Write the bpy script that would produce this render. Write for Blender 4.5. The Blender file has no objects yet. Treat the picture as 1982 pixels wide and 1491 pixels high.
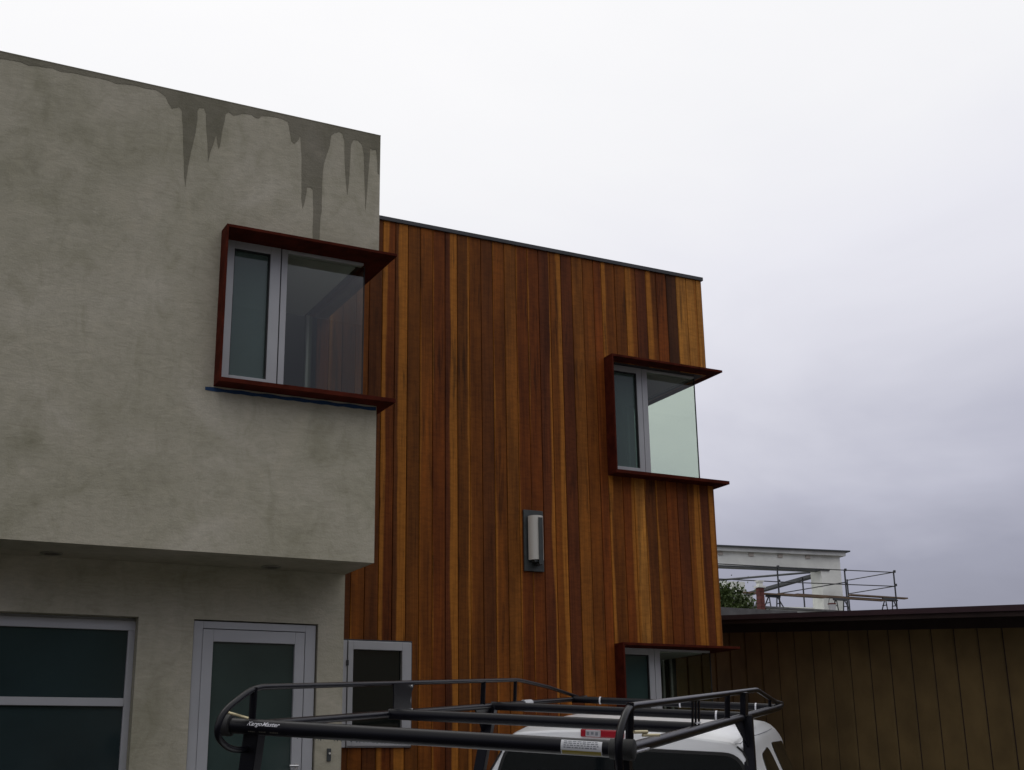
import bpy, bmesh, math, random
from mathutils import Vector, Matrix, noise
random.seed(7)
R = math.radians
scene = bpy.context.scene
col = scene.collection

# ---------------------------------------------------------------- camera
# heights (z) are measured from the camera's own height; X runs along the facade, Y into it
cam_d = bpy.data.cameras.new('camera'); cam = bpy.data.objects.new('camera', cam_d); col.objects.link(cam)
scene.camera = cam
cam_d.sensor_width = 36.0; cam_d.lens = 45.92; cam_d.clip_start = .05; cam_d.clip_end = 2000
r = Vector((0.88572, -0.46398, -0.01527)); u = Vector((-0.1216, -0.26362, 0.95693)); w = Vector((0.44802, 0.84571, 0.28991))
cam.matrix_world = Matrix(((r.x, u.x, -w.x, 0), (r.y, u.y, -w.y, 0), (r.z, u.z, -w.z, 0), (0, 0, 0, 1)))

# ---------------------------------------------------------------- sky: overcast, brightest where the sun hides behind the cloud
SUN_EL, SUN_AZ = 52, -14          # azimuth from +Y towards +X
world = bpy.data.worlds.new('World'); scene.world = world; world.use_nodes = True
nt = world.node_tree; N = nt.nodes; Lk = nt.links; N.clear()
def nn(t, tree=None, **kw):
    n = (tree or nt).nodes.new(t)
    for k, v in kw.items(): setattr(n, k, v)
    return n
outw = nn('ShaderNodeOutputWorld'); bg_sky = nn('ShaderNodeBackground'); bg_cloud = nn('ShaderNodeBackground'); mixw = nn('ShaderNodeMixShader')
sky = nn('ShaderNodeTexSky'); sky.sky_type = 'NISHITA'; sky.sun_disc = False
sky.sun_elevation = R(SUN_EL); sky.sun_rotation = R(SUN_AZ)
Lk.new(sky.outputs[0], bg_sky.inputs[0]); bg_sky.inputs[1].default_value = .06
tc = nn('ShaderNodeTexCoord')
sd = Vector((math.sin(R(SUN_AZ)) * math.cos(R(SUN_EL)), math.cos(R(SUN_AZ)) * math.cos(R(SUN_EL)), math.sin(R(SUN_EL))))
nrm = nn('ShaderNodeVectorMath', operation='NORMALIZE'); Lk.new(tc.outputs['Generated'], nrm.inputs[0])
dot = nn('ShaderNodeVectorMath', operation='DOT_PRODUCT'); Lk.new(nrm.outputs[0], dot.inputs[0]); dot.inputs[1].default_value = sd
mp = nn('ShaderNodeMapping'); mp.inputs['Scale'].default_value = (1, 1, 2.2); Lk.new(nrm.outputs[0], mp.inputs[0])
nz = nn('ShaderNodeTexNoise'); nz.inputs['Scale'].default_value = 2.6; nz.inputs['Detail'].default_value = 5; nz.inputs['Roughness'].default_value = .54
nz.inputs['Distortion'].default_value = .4; Lk.new(mp.outputs[0], nz.inputs['Vector'])
ns = nn('ShaderNodeMath', operation='MULTIPLY_ADD'); Lk.new(nz.outputs['Fac'], ns.inputs[0]); ns.inputs[1].default_value = .25; ns.inputs[2].default_value = -.125
sz = nn('ShaderNodeSeparateXYZ'); Lk.new(nrm.outputs[0], sz.inputs[0])
el_ = nn('ShaderNodeMath', operation='MULTIPLY_ADD'); Lk.new(dot.outputs['Value'], el_.inputs[0]); el_.inputs[1].default_value = .3; Lk.new(sz.outputs['Z'], el_.inputs[2])
ad = nn('ShaderNodeMath', operation='ADD'); Lk.new(el_.outputs[0], ad.inputs[0]); Lk.new(ns.outputs[0], ad.inputs[1])
cr = nn('ShaderNodeValToRGB'); Lk.new(ad.outputs[0], cr.inputs[0])
e = cr.color_ramp.elements
SKY = [(0.0, (.28, .285, .33)), (.20, (.290, .295, .365)), (.27, (.355, .362, .445)), (.34, (.51, .515, .61)), (.43, (.72, .72, .80)), (.53, (.835, .835, .90)), (.66, (.93, .93, .955)), (1.0, (1.08, 1.07, 1.06))]
e[0].position = SKY[0][0]; e[0].color = (*SKY[0][1], 1); e[1].position = 1.0; e[1].color = (*SKY[-1][1], 1)
for p_, c_ in SKY[1:-1]:
    q_ = e.new(p_); q_.color = (*c_, 1)
Lk.new(cr.outputs[0], bg_cloud.inputs[0]); bg_cloud.inputs[1].default_value = 1.0
mixw.inputs[0].default_value = .97
Lk.new(bg_sky.outputs[0], mixw.inputs[1]); Lk.new(bg_cloud.outputs[0], mixw.inputs[2]); Lk.new(mixw.outputs[0], outw.inputs[0])
sun_d = bpy.data.lights.new('sun', 'SUN'); sun_d.energy = .5; sun_d.angle = R(40); sun_d.color = (1, .97, .92)
sun = bpy.data.objects.new('sun', sun_d); col.objects.link(sun)
sun.rotation_euler = sd.to_track_quat('Z', 'Y').to_euler()
vs = scene.view_settings; vs.view_transform = 'Standard'; vs.look = 'None'; vs.gamma = 1; vs.exposure = 0; vs.use_curve_mapping = False
scene.render.engine = 'CYCLES'
scene.cycles.max_bounces = 8; scene.cycles.transparent_max_bounces = 16

# ---------------------------------------------------------------- helpers
def tag(o, label=None, cat=None, group=None, kind=None):
    if label: o['label'] = label
    if cat: o['category'] = cat
    if group: o['group'] = group
    if kind: o['kind'] = kind
    return o
def empty(name, loc, label, cat, group=None, mat=None):
    o = bpy.data.objects.new(name, None); col.objects.link(o); o.empty_display_size = .2
    if mat is not None: o.matrix_world = mat
    else: o.location = loc
    return tag(o, label, cat, group)
class MB:
    def __init__(s): s.v = []; s.f = []
    def add(s, vs_, fs):
        b = len(s.v); s.v += [tuple(x) for x in vs_]; s.f += [tuple(b + i for i in f) for f in fs]; return s
    def box(s, x0, x1, y0, y1, z0, z1):
        return s.add([(x0,y0,z0),(x1,y0,z0),(x1,y1,z0),(x0,y1,z0),(x0,y0,z1),(x1,y0,z1),(x1,y1,z1),(x0,y1,z1)],
                     [(0,3,2,1),(4,5,6,7),(0,1,5,4),(1,2,6,5),(2,3,7,6),(3,0,4,7)])
    def prism_z(s, poly, z0, z1):     # poly ccw in xy
        n = len(poly)
        return s.add([(x, y, z0) for x, y in poly] + [(x, y, z1) for x, y in poly],
                     [tuple(range(n - 1, -1, -1)), tuple(range(n, 2 * n))] + [(i, (i + 1) % n, n + (i + 1) % n, n + i) for i in range(n)])
    def tube(s, path, rad, seg=10, cap=True, square=False):
        P = [Vector(p) for p in path]; n = len(P); rings = []
        up = None
        for i in range(n):
            t = (P[min(i + 1, n - 1)] - P[max(i - 1, 0)]).normalized()
            if up is None: up = t.orthogonal().normalized() if not square else (Vector((0, 1, 0)) - t * t.y).normalized()
            up = (up - t * up.dot(t)).normalized(); sd_ = t.cross(up)
            rr = rad[i] if isinstance(rad, (list, tuple)) else rad
            k = 4 if square else seg
            rings.append([P[i] + (up * math.cos(a) + sd_ * math.sin(a)) * rr for a in [2 * math.pi * (j + (.5 if square else 0)) / k for j in range(k)]])
        k = len(rings[0]); vs_ = [p for rg in rings for p in rg]
        fs = [(i * k + j, i * k + (j + 1) % k, (i + 1) * k + (j + 1) % k, (i + 1) * k + j) for i in range(n - 1) for j in range(k)]
        if cap: fs += [tuple(range(k - 1, -1, -1)), tuple(range((n - 1) * k, n * k))]
        return s.add(vs_, fs)
    def obj(s, name, mat, parent=None, smooth=False, bevel=0, origin=None):
        me = bpy.data.meshes.new(name)
        V = s.v if origin is None else [(a - origin[0], b - origin[1], c - origin[2]) for a, b, c in s.v]
        me.from_pydata(V, [], s.f); me.update()
        bm = bmesh.new(); bm.from_mesh(me); bmesh.ops.recalc_face_normals(bm, faces=bm.faces); bm.to_mesh(me); bm.free()
        if smooth:
            for p in me.polygons: p.use_smooth = True
            me.set_sharp_from_angle(angle=R(35))
        me.materials.append(mat)
        o = bpy.data.objects.new(name, me); col.objects.link(o)
        if origin is not None: o.location = origin
        if parent is not None:
            o.parent = parent
            if parent.type == 'EMPTY' and not parent.get('local'): o.location = Vector(o.location) - parent.location
        if bevel:
            m = o.modifiers.new('bevel', 'BEVEL'); m.width = bevel; m.segments = 2; m.limit_method = 'ANGLE'
        return o
def fillet(path, rad, n=5):
    P = [Vector(p) for p in path]; out = [P[0]]
    for i in range(1, len(P) - 1):
        a, b, c = P[i - 1], P[i], P[i + 1]
        d1 = min(rad, (a - b).length * .45); d2 = min(rad, (c - b).length * .45)
        p = b + (a - b).normalized() * d1; q = b + (c - b).normalized() * d2
        for k in range(n + 1):
            t = k / n; out.append(p * (1 - t) ** 2 + b * 2 * t * (1 - t) + q * t * t)
    out.append(P[-1]); return out

# ---------------------------------------------------------------- materials
def mat(name, color, rough=.6, metal=0, spec=.5, bump=None, var=None, coat=0):
    m = bpy.data.materials.new(name); m.use_nodes = True; t = m.node_tree; b = t.nodes['Principled BSDF']
    b.inputs['Base Color'].default_value = (*color, 1); b.inputs['Roughness'].default_value = rough; b.inputs['Metallic'].default_value = metal
    b.inputs['Specular IOR Level'].default_value = spec; b.inputs['Coat Weight'].default_value = coat
    if var or bump:
        tc = nn('ShaderNodeTexCoord', t)
    if var:      # (scale, amount)
        z = nn('ShaderNodeTexNoise', t); z.inputs['Scale'].default_value = var[0]; z.inputs['Detail'].default_value = 6; t.links.new(tc.outputs['Object'], z.inputs['Vector'])
        mr = nn('ShaderNodeMapRange', t); mr.inputs[1].default_value = .3; mr.inputs[2].default_value = .7; mr.inputs[3].default_value = 1 - var[1]; mr.inputs[4].default_value = 1 + var[1]
        t.links.new(z.outputs['Fac'], mr.inputs[0])
        mx = nn('ShaderNodeMix', t, data_type='RGBA', blend_type='MULTIPLY'); mx.inputs[0].default_value = 1
        mx.inputs[6].default_value = (*color, 1); t.links.new(mr.outputs[0], mx.inputs[7]); t.links.new(mx.outputs[2], b.inputs['Base Color'])
    if bump:     # (scale, distance)
        z2 = nn('ShaderNodeTexNoise', t); z2.inputs['Scale'].default_value = bump[0]; z2.inputs['Detail'].default_value = 4; t.links.new(tc.outputs['Object'], z2.inputs['Vector'])
        bp = nn('ShaderNodeBump', t); bp.inputs['Distance'].default_value = bump[1]; bp.inputs['Strength'].default_value = .6
        t.links.new(z2.outputs['Fac'], bp.inputs['Height']); t.links.new(bp.outputs[0], b.inputs['Normal'])
    return m

def stucco_mat(name, wet=1.0):
    m = bpy.data.materials.new(name); m.use_nodes = True; t = m.node_tree; b = t.nodes['Principled BSDF']; L = t.links.new
    tc = nn('ShaderNodeTexCoord', t)
    def noise_(scale, det, rough, dist, sc=(1, 1, 1), off=(0, 0, 0)):
        mp = nn('ShaderNodeMapping', t); mp.inputs['Scale'].default_value = sc; mp.inputs['Location'].default_value = off; L(tc.outputs['Object'], mp.inputs[0])
        z = nn('ShaderNodeTexNoise', t); z.inputs['Scale'].default_value = scale; z.inputs['Detail'].default_value = det
        z.inputs['Roughness'].default_value = rough; z.inputs['Distortion'].default_value = dist; L(mp.outputs[0], z.inputs['Vector']); return z.outputs['Fac']
    def ramp(src, stops):
        c = nn('ShaderNodeValToRGB', t); el = c.color_ramp.elements
        el[0].position, el[0].color = stops[0][0], (*stops[0][1], 1); el[1].position, el[1].color = stops[-1][0], (*stops[-1][1], 1)
        for p, q in stops[1:-1]: k = el.new(p); k.color = (*q, 1)
        L(src, c.inputs[0]); return c.outputs[0]
    def mul(a, bb, f=1):
        x = nn('ShaderNodeMix', t, data_type='RGBA', blend_type='MULTIPLY'); x.inputs[0].default_value = f; L(a, x.inputs[6]); L(bb, x.inputs[7]); return x.outputs[2]
    big = noise_(.75, 5, .52, 1.5, (1, 1, 1.15))
    base = ramp(big, [(.30, (.350, .330, .245)), (.44, (.425, .398, .308)), (.58, (.455, .424, .335)), (.72, (.525, .490, .400))])
    mott = ramp(noise_(4.2, 7, .6, 1.6, (1, 1, .55), (3, 0, 1)), [(.32, (.88, .88, .85)), (.5, (1, 1, 1)), (.7, (1.07, 1.06, 1.05))])
    trow = ramp(noise_(9, 8, .65, 2.5, (.45, 1, 1.6), (0, 5, 2)), [(.3, (.86, .86, .85)), (.55, (1, 1, 1)), (.75, (1.10, 1.10, 1.09))])
    fine = ramp(noise_(85, 3, .6, 0), [(.2, (.93, .93, .93)), (.8, (1.05, 1.05, 1.05))])
    c = mul(mul(mul(base, mott), trow), fine)
    hsv = nn('ShaderNodeHueSaturation', t); hsv.inputs['Value'].default_value = wet; hsv.inputs['Saturation'].default_value = 1.0 if wet == 1 else 1.12
    L(c, hsv.inputs['Color']); L(hsv.outputs[0], b.inputs['Base Color'])
    b.inputs['Roughness'].default_value = .9 if wet == 1 else .7; b.inputs['Specular IOR Level'].default_value = .25
    bp = nn('ShaderNodeBump', t); bp.inputs['Distance'].default_value = .006; bp.inputs['Strength'].default_value = .5
    h = nn('ShaderNodeMath', t, operation='ADD'); L(noise_(5, 8, .6, 1.5, (.6, 1, 1.3)), h.inputs[0]); L(noise_(60, 4, .6, 0), h.inputs[1]); 
    L(h.outputs[0], bp.inputs['Height']); L(bp.outputs[0], b.inputs['Normal'])
    return m

def wood_mat():
    m = bpy.data.materials.new('cedar_boards'); m.use_nodes = True; t = m.node_tree; b = t.nodes['Principled BSDF']; L = t.links.new
    tc = nn('ShaderNodeTexCoord', t); oi = nn('ShaderNodeObjectInfo', t)
    def math_(op, a, bb=None, c=None):
        n = nn('ShaderNodeMath', t, operation=op)
        for i, q in enumerate((a, bb, c)):
            if q is None: continue
            if isinstance(q, (int, float)): n.inputs[i].default_value = q
            else: L(q, n.inputs[i])
        return n.outputs[0]
    sp = nn('ShaderNodeSeparateXYZ', t); L(tc.outputs['Object'], sp.inputs[0])
    rnd = math_('MULTIPLY', oi.outputs['Random'], 57.0)
    off = nn('ShaderNodeCombineXYZ', t); L(rnd, off.inputs[0]); L(rnd, off.inputs[1]); L(rnd, off.inputs[2])
    def noise_(sc, scale=1, det=4, rough=.5, dist=0):
        a = nn('ShaderNodeVectorMath', t, operation='MULTIPLY'); L(tc.outputs['Object'], a.inputs[0]); a.inputs[1].default_value = sc
        c = nn('ShaderNodeVectorMath', t, operation='ADD'); L(a.outputs[0], c.inputs[0]); L(off.outputs[0], c.inputs[1])
        z = nn('ShaderNodeTexNoise', t); z.inputs['Scale'].default_value = scale; z.inputs['Detail'].default_value = det; z.inputs['Roughness'].default_value = rough
        z.inputs['Distortion'].default_value = dist; L(c.outputs[0], z.inputs['Vector']); return z.outputs['Fac']
    def ramp(src, stops):
        c = nn('ShaderNodeValToRGB', t); el = c.color_ramp.elements
        el[0].position, el[0].color = stops[0][0], (*stops[0][1], 1); el[1].position, el[1].color = stops[-1][0], (*stops[-1][1], 1)
        for p, q in stops[1:-1]: k = el.new(p); k.color = (*q, 1)
        L(src, c.inputs[0]); return c.outputs[0]
    def mixc(kind, a, bb, f=1.0):
        x = nn('ShaderNodeMix', t, data_type='RGBA', blend_type=kind)
        if isinstance(f, float): x.inputs[0].default_value = f
        else: L(f, x.inputs[0])
        for q, i in ((a, 6), (bb, 7)):
            if isinstance(q, tuple): x.inputs[i].default_value = (*q, 1)
            else: L(q, x.inputs[i])
        return x.outputs[2]
    # sapwood stripe along one edge of a board: width and side come from the board's own alpha
    wob = math_('MULTIPLY_ADD', noise_((3, 3, .7), 1, 2), .09, -.045)
    d = math_('SUBTRACT', .5, oi.outputs['Alpha'])                    # >0 left, <0 right
    wl = math_('MULTIPLY', d, .28)
    ml = math_('ADD', math_('SUBTRACT', wl, sp.outputs['X']), wob)
    mr_ = math_('ADD', math_('SUBTRACT', math_('SUBTRACT', sp.outputs['X'], .137), wl), wob)
    has = math_('GREATER_THAN', math_('ABSOLUTE', d), .02)
    isl = math_('GREATER_THAN', d, 0)
    e_ = math_('ADD', math_('MULTIPLY', ml, isl), math_('MULTIPLY', mr_, math_('SUBTRACT', 1, isl)))
    mk = nn('ShaderNodeMapRange', t); mk.inputs[1].default_value = -.004; mk.inputs[2].default_value = .012; L(e_, mk.inputs[0])
    mask = math_('MULTIPLY', mk.outputs[0], has)
    big = ramp(noise_((7, 4, .8), 1, 5, .55), [(.3, (.60, .56, .56)), (.5, (1, 1, 1)), (.70, (1.42, 1.38, 1.22))])
    c = mixc('MULTIPLY', oi.outputs['Color'], big)
    c = mixc('MIX', c, (.370, .138, .020), mask)
    grain = ramp(noise_((75, 20, 1.1), 1, 5, .6, .6), [(.28, (.62, .57, .54)), (.5, (1, 1, 1)), (.72, (1.28, 1.24, 1.16))])
    c = mixc('MULTIPLY', c, grain, .8)
    figure = ramp(noise_((9, 9, 30), 1, 3, .5, 1.0), [(.35, (.84, .82, .80)), (.6, (1.10, 1.09, 1.06))])
    c = mixc('MULTIPLY', c, figure, .8)
    drip = ramp(noise_((14, 9, 1.1), 1, 4, .6, .3), [(.31, (.34, .36, .45)), (.42, (.95, .95, .95)), (1, (1, 1, 1))])
    c = mixc('MULTIPLY', c, drip, .8)
    L(c, b.inputs['Base Color'])
    b.inputs['Roughness'].default_value = .62; b.inputs['Specular IOR Level'].default_value = .14
    bp = nn('ShaderNodeBump', t); bp.inputs['Distance'].default_value = .0015; bp.inputs['Strength'].default_value = .6
    L(noise_((90, 20, 2), 1, 4), bp.inputs['Height']); L(bp.outputs[0], b.inputs['Normal'])
    return m

def glass_mat(name, tint=(.8, .88, .84), refl=1.0, ior=1.5):
    m = bpy.data.materials.new(name); m.use_nodes = True; t = m.node_tree; t.nodes.clear(); L = t.links.new
    o = nn('ShaderNodeOutputMaterial', t); mx = nn('ShaderNodeMixShader', t); tr = nn('ShaderNodeBsdfTransparent', t); gl = nn('ShaderNodeBsdfGlossy', t)
    fr = nn('ShaderNodeFresnel', t); ge = nn('ShaderNodeNewGeometry', t); mi = nn('ShaderNodeMix', t); mi.inputs[2].default_value = ior; mi.inputs[3].default_value = 1 / ior
    L(ge.outputs['Backfacing'], mi.inputs[0]); L(mi.outputs[0], fr.inputs['IOR'])      # thin pane: both faces reflect alike
    tr.inputs[0].default_value = (*tint, 1); gl.inputs['Roughness'].default_value = .015; gl.inputs[0].default_value = (refl, refl, refl, 1)
    L(fr.outputs[0], mx.inputs[0]); L(tr.outputs[0], mx.inputs[1]); L(gl.outputs[0], mx.inputs[2]); L(mx.outputs[0], o.inputs[0]); return m

M = {}
M['stucco'] = stucco_mat('grey_stucco'); M['wet'] = stucco_mat('wet_stucco', .50)
M['wood'] = wood_mat()
M['steel'] = mat('rusted_steel', (.068, .012, .006), .85, 0, .08, bump=(60, .001), var=(9, .35))
M['alu'] = mat('satin_aluminium', (.43, .435, .45), .45, .1, .35, var=(3, .05))
M['dark_rub'] = mat('dark_gasket', (.015, .015, .015), .6)
M['coping'] = mat('dark_metal_coping', (.045, .047, .05), .5, .2, var=(4, .2))
M['trim_grey'] = mat('painted_trim_ring', (.26, .25, .20), .6); M['trim_dark'] = mat('recessed_lens', (.11, .10, .08), .5)
M['glass'] = glass_mat('clear_glass', (.905, .94, .89))
M['glass_dark'] = glass_mat('green_glass', (.60, .74, .68))
_t = M['glass_dark'].node_tree; _d = _t.nodes.new('ShaderNodeBsdfDiffuse'); _d.inputs[0].default_value = (.135, .19, .175, 1)   # semi-frosted pane
_tr = next(n for n in _t.nodes if n.type == 'BSDF_TRANSPARENT'); _mx = next(n for n in _t.nodes if n.type == 'MIX_SHADER')
_m2 = _t.nodes.new('ShaderNodeMixShader'); _m2.inputs[0].default_value = .5; _t.links.new(_tr.outputs[0], _m2.inputs[1]); _t.links.new(_d.outputs[0], _m2.inputs[2]); _t.links.new(_m2.outputs[0], _mx.inputs[1])
M['frost'] = mat('frosted_green_glass', (.030, .052, .048), .12, 0, .5, var=(1.2, .25))
M['frost2'] = mat('dark_blue_green_glass', (.022, .038, .042), .10, 0, .5, var=(.9, .3))
M['black_glass'] = mat('near_black_glass', (.006, .009, .008), .06, 0, .5)
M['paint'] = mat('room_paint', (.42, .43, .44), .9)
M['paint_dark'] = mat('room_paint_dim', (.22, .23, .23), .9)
M['tape'] = mat('blue_painters_tape', (.010, .045, .125), .8, var=(30, .15))
M['white_glass'] = mat('opal_glass', (.62, .60, .55), .3, 0, .4)
M['bronze'] = mat('dark_bronze', (.060, .066, .066), .5, .4, var=(20, .2))
M['black'] = mat('black_powder_coat', (.004, .004, .007), .30, 0, .18, bump=(260, .001))
M['black_rubber'] = mat('black_rubber', (.012, .012, .012), .7)
M['truck_white'] = mat('white_car_paint', (.84, .85, .86), .35, 0, .5, coat=.4, var=(3, .03))
M['car_glass'] = mat('tinted_car_glass', (.006, .008, .009), .05, 0, .5)
M['red_lens'] = mat('red_lens', (.30, .008, .018), .2, 0, .5)
M['lens_white'] = mat('clear_lamp_lens', (.42, .40, .42), .2, 0, .5)
M['chrome'] = mat('bright_metal', (.62, .62, .63), .25, .9)
M['brass'] = mat('zinc_yellow_bolt', (.55, .48, .30), .4, .6)
M['sticker_white'] = mat('sticker_white', (.55, .56, .58), .5)
M['sticker_yellow'] = mat('sticker_olive_yellow', (.24, .19, .02), .5)
M['ink'] = mat('sticker_ink_grey', (.16, .17, .19), .6)
M['ink_dim'] = mat('sticker_ink_dim', (.07, .065, .05), .6)
M['ink_white'] = mat('decal_white', (.72, .72, .76), .5)
M['concrete'] = mat('driveway_concrete', (.046, .043, .036), .85, bump=(30, .004), var=(1.5, .2))
M['siding'] = mat('brown_siding', (.135, .092, .037), .8, 0, .25, bump=(40, .002), var=(2.5, .22))
M['eave'] = mat('dark_brown_eave', (.030, .020, .018), .8, 0, .2, var=(3, .2))
M['fascia'] = mat('purple_brown_fascia', (.040, .021, .026), .7, 0, .3, var=(3, .2))
M['gravel'] = mat('grey_roof_gravel', (.14, .14, .14), .9, bump=(60, .01), var=(6, .3))
M['white_wall'] = mat('white_weathered_plaster', (.80, .81, .76), .85, bump=(8, .01), var=(.8, .22))
M['white_trim'] = mat('pale_grey_trim', (.62, .63, .61), .8, var=(1.5, .15))
M['stub'] = mat('old_rafter_end', (.50, .45, .40), .9)
M['pipe'] = mat('scaffold_steel', (.050, .052, .055), .6, .3)
M['plank'] = mat('scaffold_timber', (.17, .115, .075), .85, var=(3, .25))
M['beam_dark'] = mat('dark_steel_beam', (.06, .065, .07), .6)
M['brick'] = mat('red_brick', (.15, .048, .040), .9, var=(9, .3))
M['leaf'] = mat('dark_green_leaf', (.050, .078, .014), .6, 0, .3, var=(2.5, .5))
M['leaf2'] = mat('mid_green_leaf', (.075, .120, .030), .6, 0, .3, var=(2.5, .5))
M['bark'] = mat('bark', (.09, .07, .05), .9, bump=(12, .02))
M['bucket'] = mat('white_plastic', (.6, .6, .6), .5)
M['asphalt'] = mat('wet_asphalt', (.045, .046, .05), .6, 0, .4, bump=(50, .004), var=(1, .25))
M['render_tan'] = mat('tan_render', (.26, .22, .17), .9, var=(1, .1))
M['tile'] = mat('brown_roof', (.10, .06, .045), .9, var=(3, .25))

# ================================================================ GROUND
g = MB(); prof = [(-400, -1.7), (-3, -1.7), (.4, -1.72), (2.0, -2.08), (10.35, -1.245), (14, -1.2), (500, -1.2)]
vs_ = []; X0, X1 = -400, 500
for y, z in prof: vs_ += [(X0, y, z), (X1, y, z)]
g.add(vs_, [(2 * i, 2 * i + 1, 2 * i + 3, 2 * i + 2) for i in range(len(prof) - 1)])
tag(g.obj('ground', M['concrete']), kind='structure')
g = MB(); g.add([(-400, -12, -1.696), (500, -12, -1.696), (500, -4, -1.696), (-400, -4, -1.696)], [(0, 1, 2, 3)])
tag(g.obj('road', M['asphalt']), kind='structure')

# ================================================================ HOUSE (stucco volume + cedar volume)
house = empty('house', (4.0, 11.0, -1.2), 'modern two storey house with a grey stucco box beside vertical red cedar boards', 'house')
YF, YR, YW = 10.2, 10.883, 11.832        # stucco box face, recessed ground floor face, cedar face
XC, XE = 4.067, 8.84                     # stucco corner, cedar corner
# front wall of the stucco box, open at its right for the corner window
s = MB()
s.box(-6, XC, YF, YF + .25, 1.766, 3.16)
s.box(-6, 2.66, YF, YF + .25, 3.16, 4.50)
s.box(-6, XC, YF, YF + .25, 4.50, 5.735)
s.box(XC - .25, XC, YF + .25, YW, 1.766, 3.16)
s.box(XC - .25, XC, YF + .25, YW, 4.50, 5.735)
s.obj('upper_wall', M['stucco'], house)
MB().box(-6, XC - .25, YF + .25, 17, 5.3, 5.5).obj('roof', M['gravel'], house)
# soffit under the box with two round holes hidden by recessed lights
MB().box(-6, XC - .25, YF + .25, YR + .25, 1.766, 1.95).obj('soffit', M['stucco'], house)
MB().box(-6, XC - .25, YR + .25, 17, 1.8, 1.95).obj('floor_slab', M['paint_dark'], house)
for lx, dy in ((1.551, 10.69), (3.337, 10.705)):
    m = MB(); n = 28
    ri = [(lx + .062 * math.cos(2 * math.pi * i / n), dy + .062 * math.sin(2 * math.pi * i / n)) for i in range(n)]
    ro = [(lx + .085 * math.cos(2 * math.pi * i / n), dy + .085 * math.sin(2 * math.pi * i / n)) for i in range(n)]
    m.add([(x, y, 1.757) for x, y in ri] + [(x, y, 1.757) for x, y in ro] + [(x, y, 1.7655) for x, y in ro], 
          [(i, (i + 1) % n, n + (i + 1) % n, n + i) for i in range(n)] + [(n + i, n + (i + 1) % n, 2 * n + (i + 1) % n, 2 * n + i) for i in range(n)])
    o = m.obj('recessed_light', M['trim_grey'], house)
    b = MB(); b.add([(x, y, 1.7625) for x, y in ri], [tuple(range(n))]); b.obj('lens', M['trim_dark'], o)
# recessed ground floor wall with a window opening and a door opening
s = MB(); ZT = 1.766; ZB = -1.45
s.box(-6, XC, YR, YR + .25, 1.322, ZT)
s.box(-6, -.6, YR, YR + .25, ZB, 1.322)
s.box(2.300, 2.752, YR, YR + .25, ZB, 1.322)
s.box(3.832, XC, YR, YR + .25, ZB, 1.322)
s.box(-.6, 2.300, YR, YR + .25, ZB, -1.0)
s.box(XC - .2, XC, YR + .25, YW, ZB, 1.766)
s.obj('lower_wall', M['stucco'], house)
# wet stain running from the parapet
stain = [(-5.9,5.735),(-5.9,5.69),(-4,5.70),(-2,5.685),(-.5,5.70),(0.3,5.68),(0.751,5.672),(0.755,5.676),(0.838,5.68),(0.906,5.687),(0.97,5.671),(1.037,5.682),(1.076,5.681),(1.153,5.69),(1.225,5.678),(1.303,5.69),(1.367,5.691),(1.447,5.69),(1.544,5.695),(1.626,5.69),(1.676,5.68),(1.756,5.695),(1.838,5.70),(1.914,5.697),(2.006,5.70),(2.05,5.685),(2.085,5.659),(2.11,5.608),(2.147,5.56),(2.175,5.576),(2.208,5.59),(2.232,5.561),(2.245,5.432),(2.268,5.174),(2.289,4.937),(2.3,4.851),(2.305,4.941),(2.321,5.111),(2.337,5.227),(2.358,5.364),(2.369,5.499),(2.365,5.592),(2.38,5.624),(2.421,5.63),(2.440,5.574),(2.447,5.46),(2.47,5.295),(2.482,5.131),(2.498,5.225),(2.524,5.326),(2.541,5.406),(2.556,5.314),(2.568,5.269),(2.58,5.319),(2.59,5.455),(2.607,5.575),(2.614,5.624),(2.639,5.645),(2.676,5.62),(2.719,5.636),(2.762,5.66),(2.842,5.665),(2.871,5.647),(2.907,5.646),(2.941,5.68),(3.004,5.69),(3.077,5.695),(3.132,5.69),(3.173,5.675),(3.19,5.614),(3.213,5.492),(3.241,5.473),(3.268,5.504),(3.296,5.56),(3.310,5.407),(3.322,5.138),(3.327,4.964),(3.341,4.862),(3.354,4.912),(3.368,5.012),(3.374,5.074),(3.402,5.08),(3.426,5.062),(3.438,4.873),(3.439,4.663),(3.442,4.524),(3.502,4.524),(3.505,4.789),(3.515,4.869),(3.512,5.137),(3.522,5.334),(3.55,5.44),(3.574,5.524),(3.586,5.636),(3.619,5.67),(3.661,5.69),(3.692,5.675),(3.713,5.615),(3.721,5.418),(3.735,5.223),(3.754,5.075),(3.765,5.191),(3.774,5.43),(3.779,5.59),(3.802,5.64),(3.841,5.645),(3.881,5.613),(3.904,5.518),(3.914,5.3),(3.931,4.96),(3.943,5.149),(3.953,5.369),(3.962,5.531),(3.967,5.592),(3.988,5.581),(4.023,5.595),(4.035,5.487),(4.043,5.358),(4.06,5.345),(4.064,5.735)]
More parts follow.
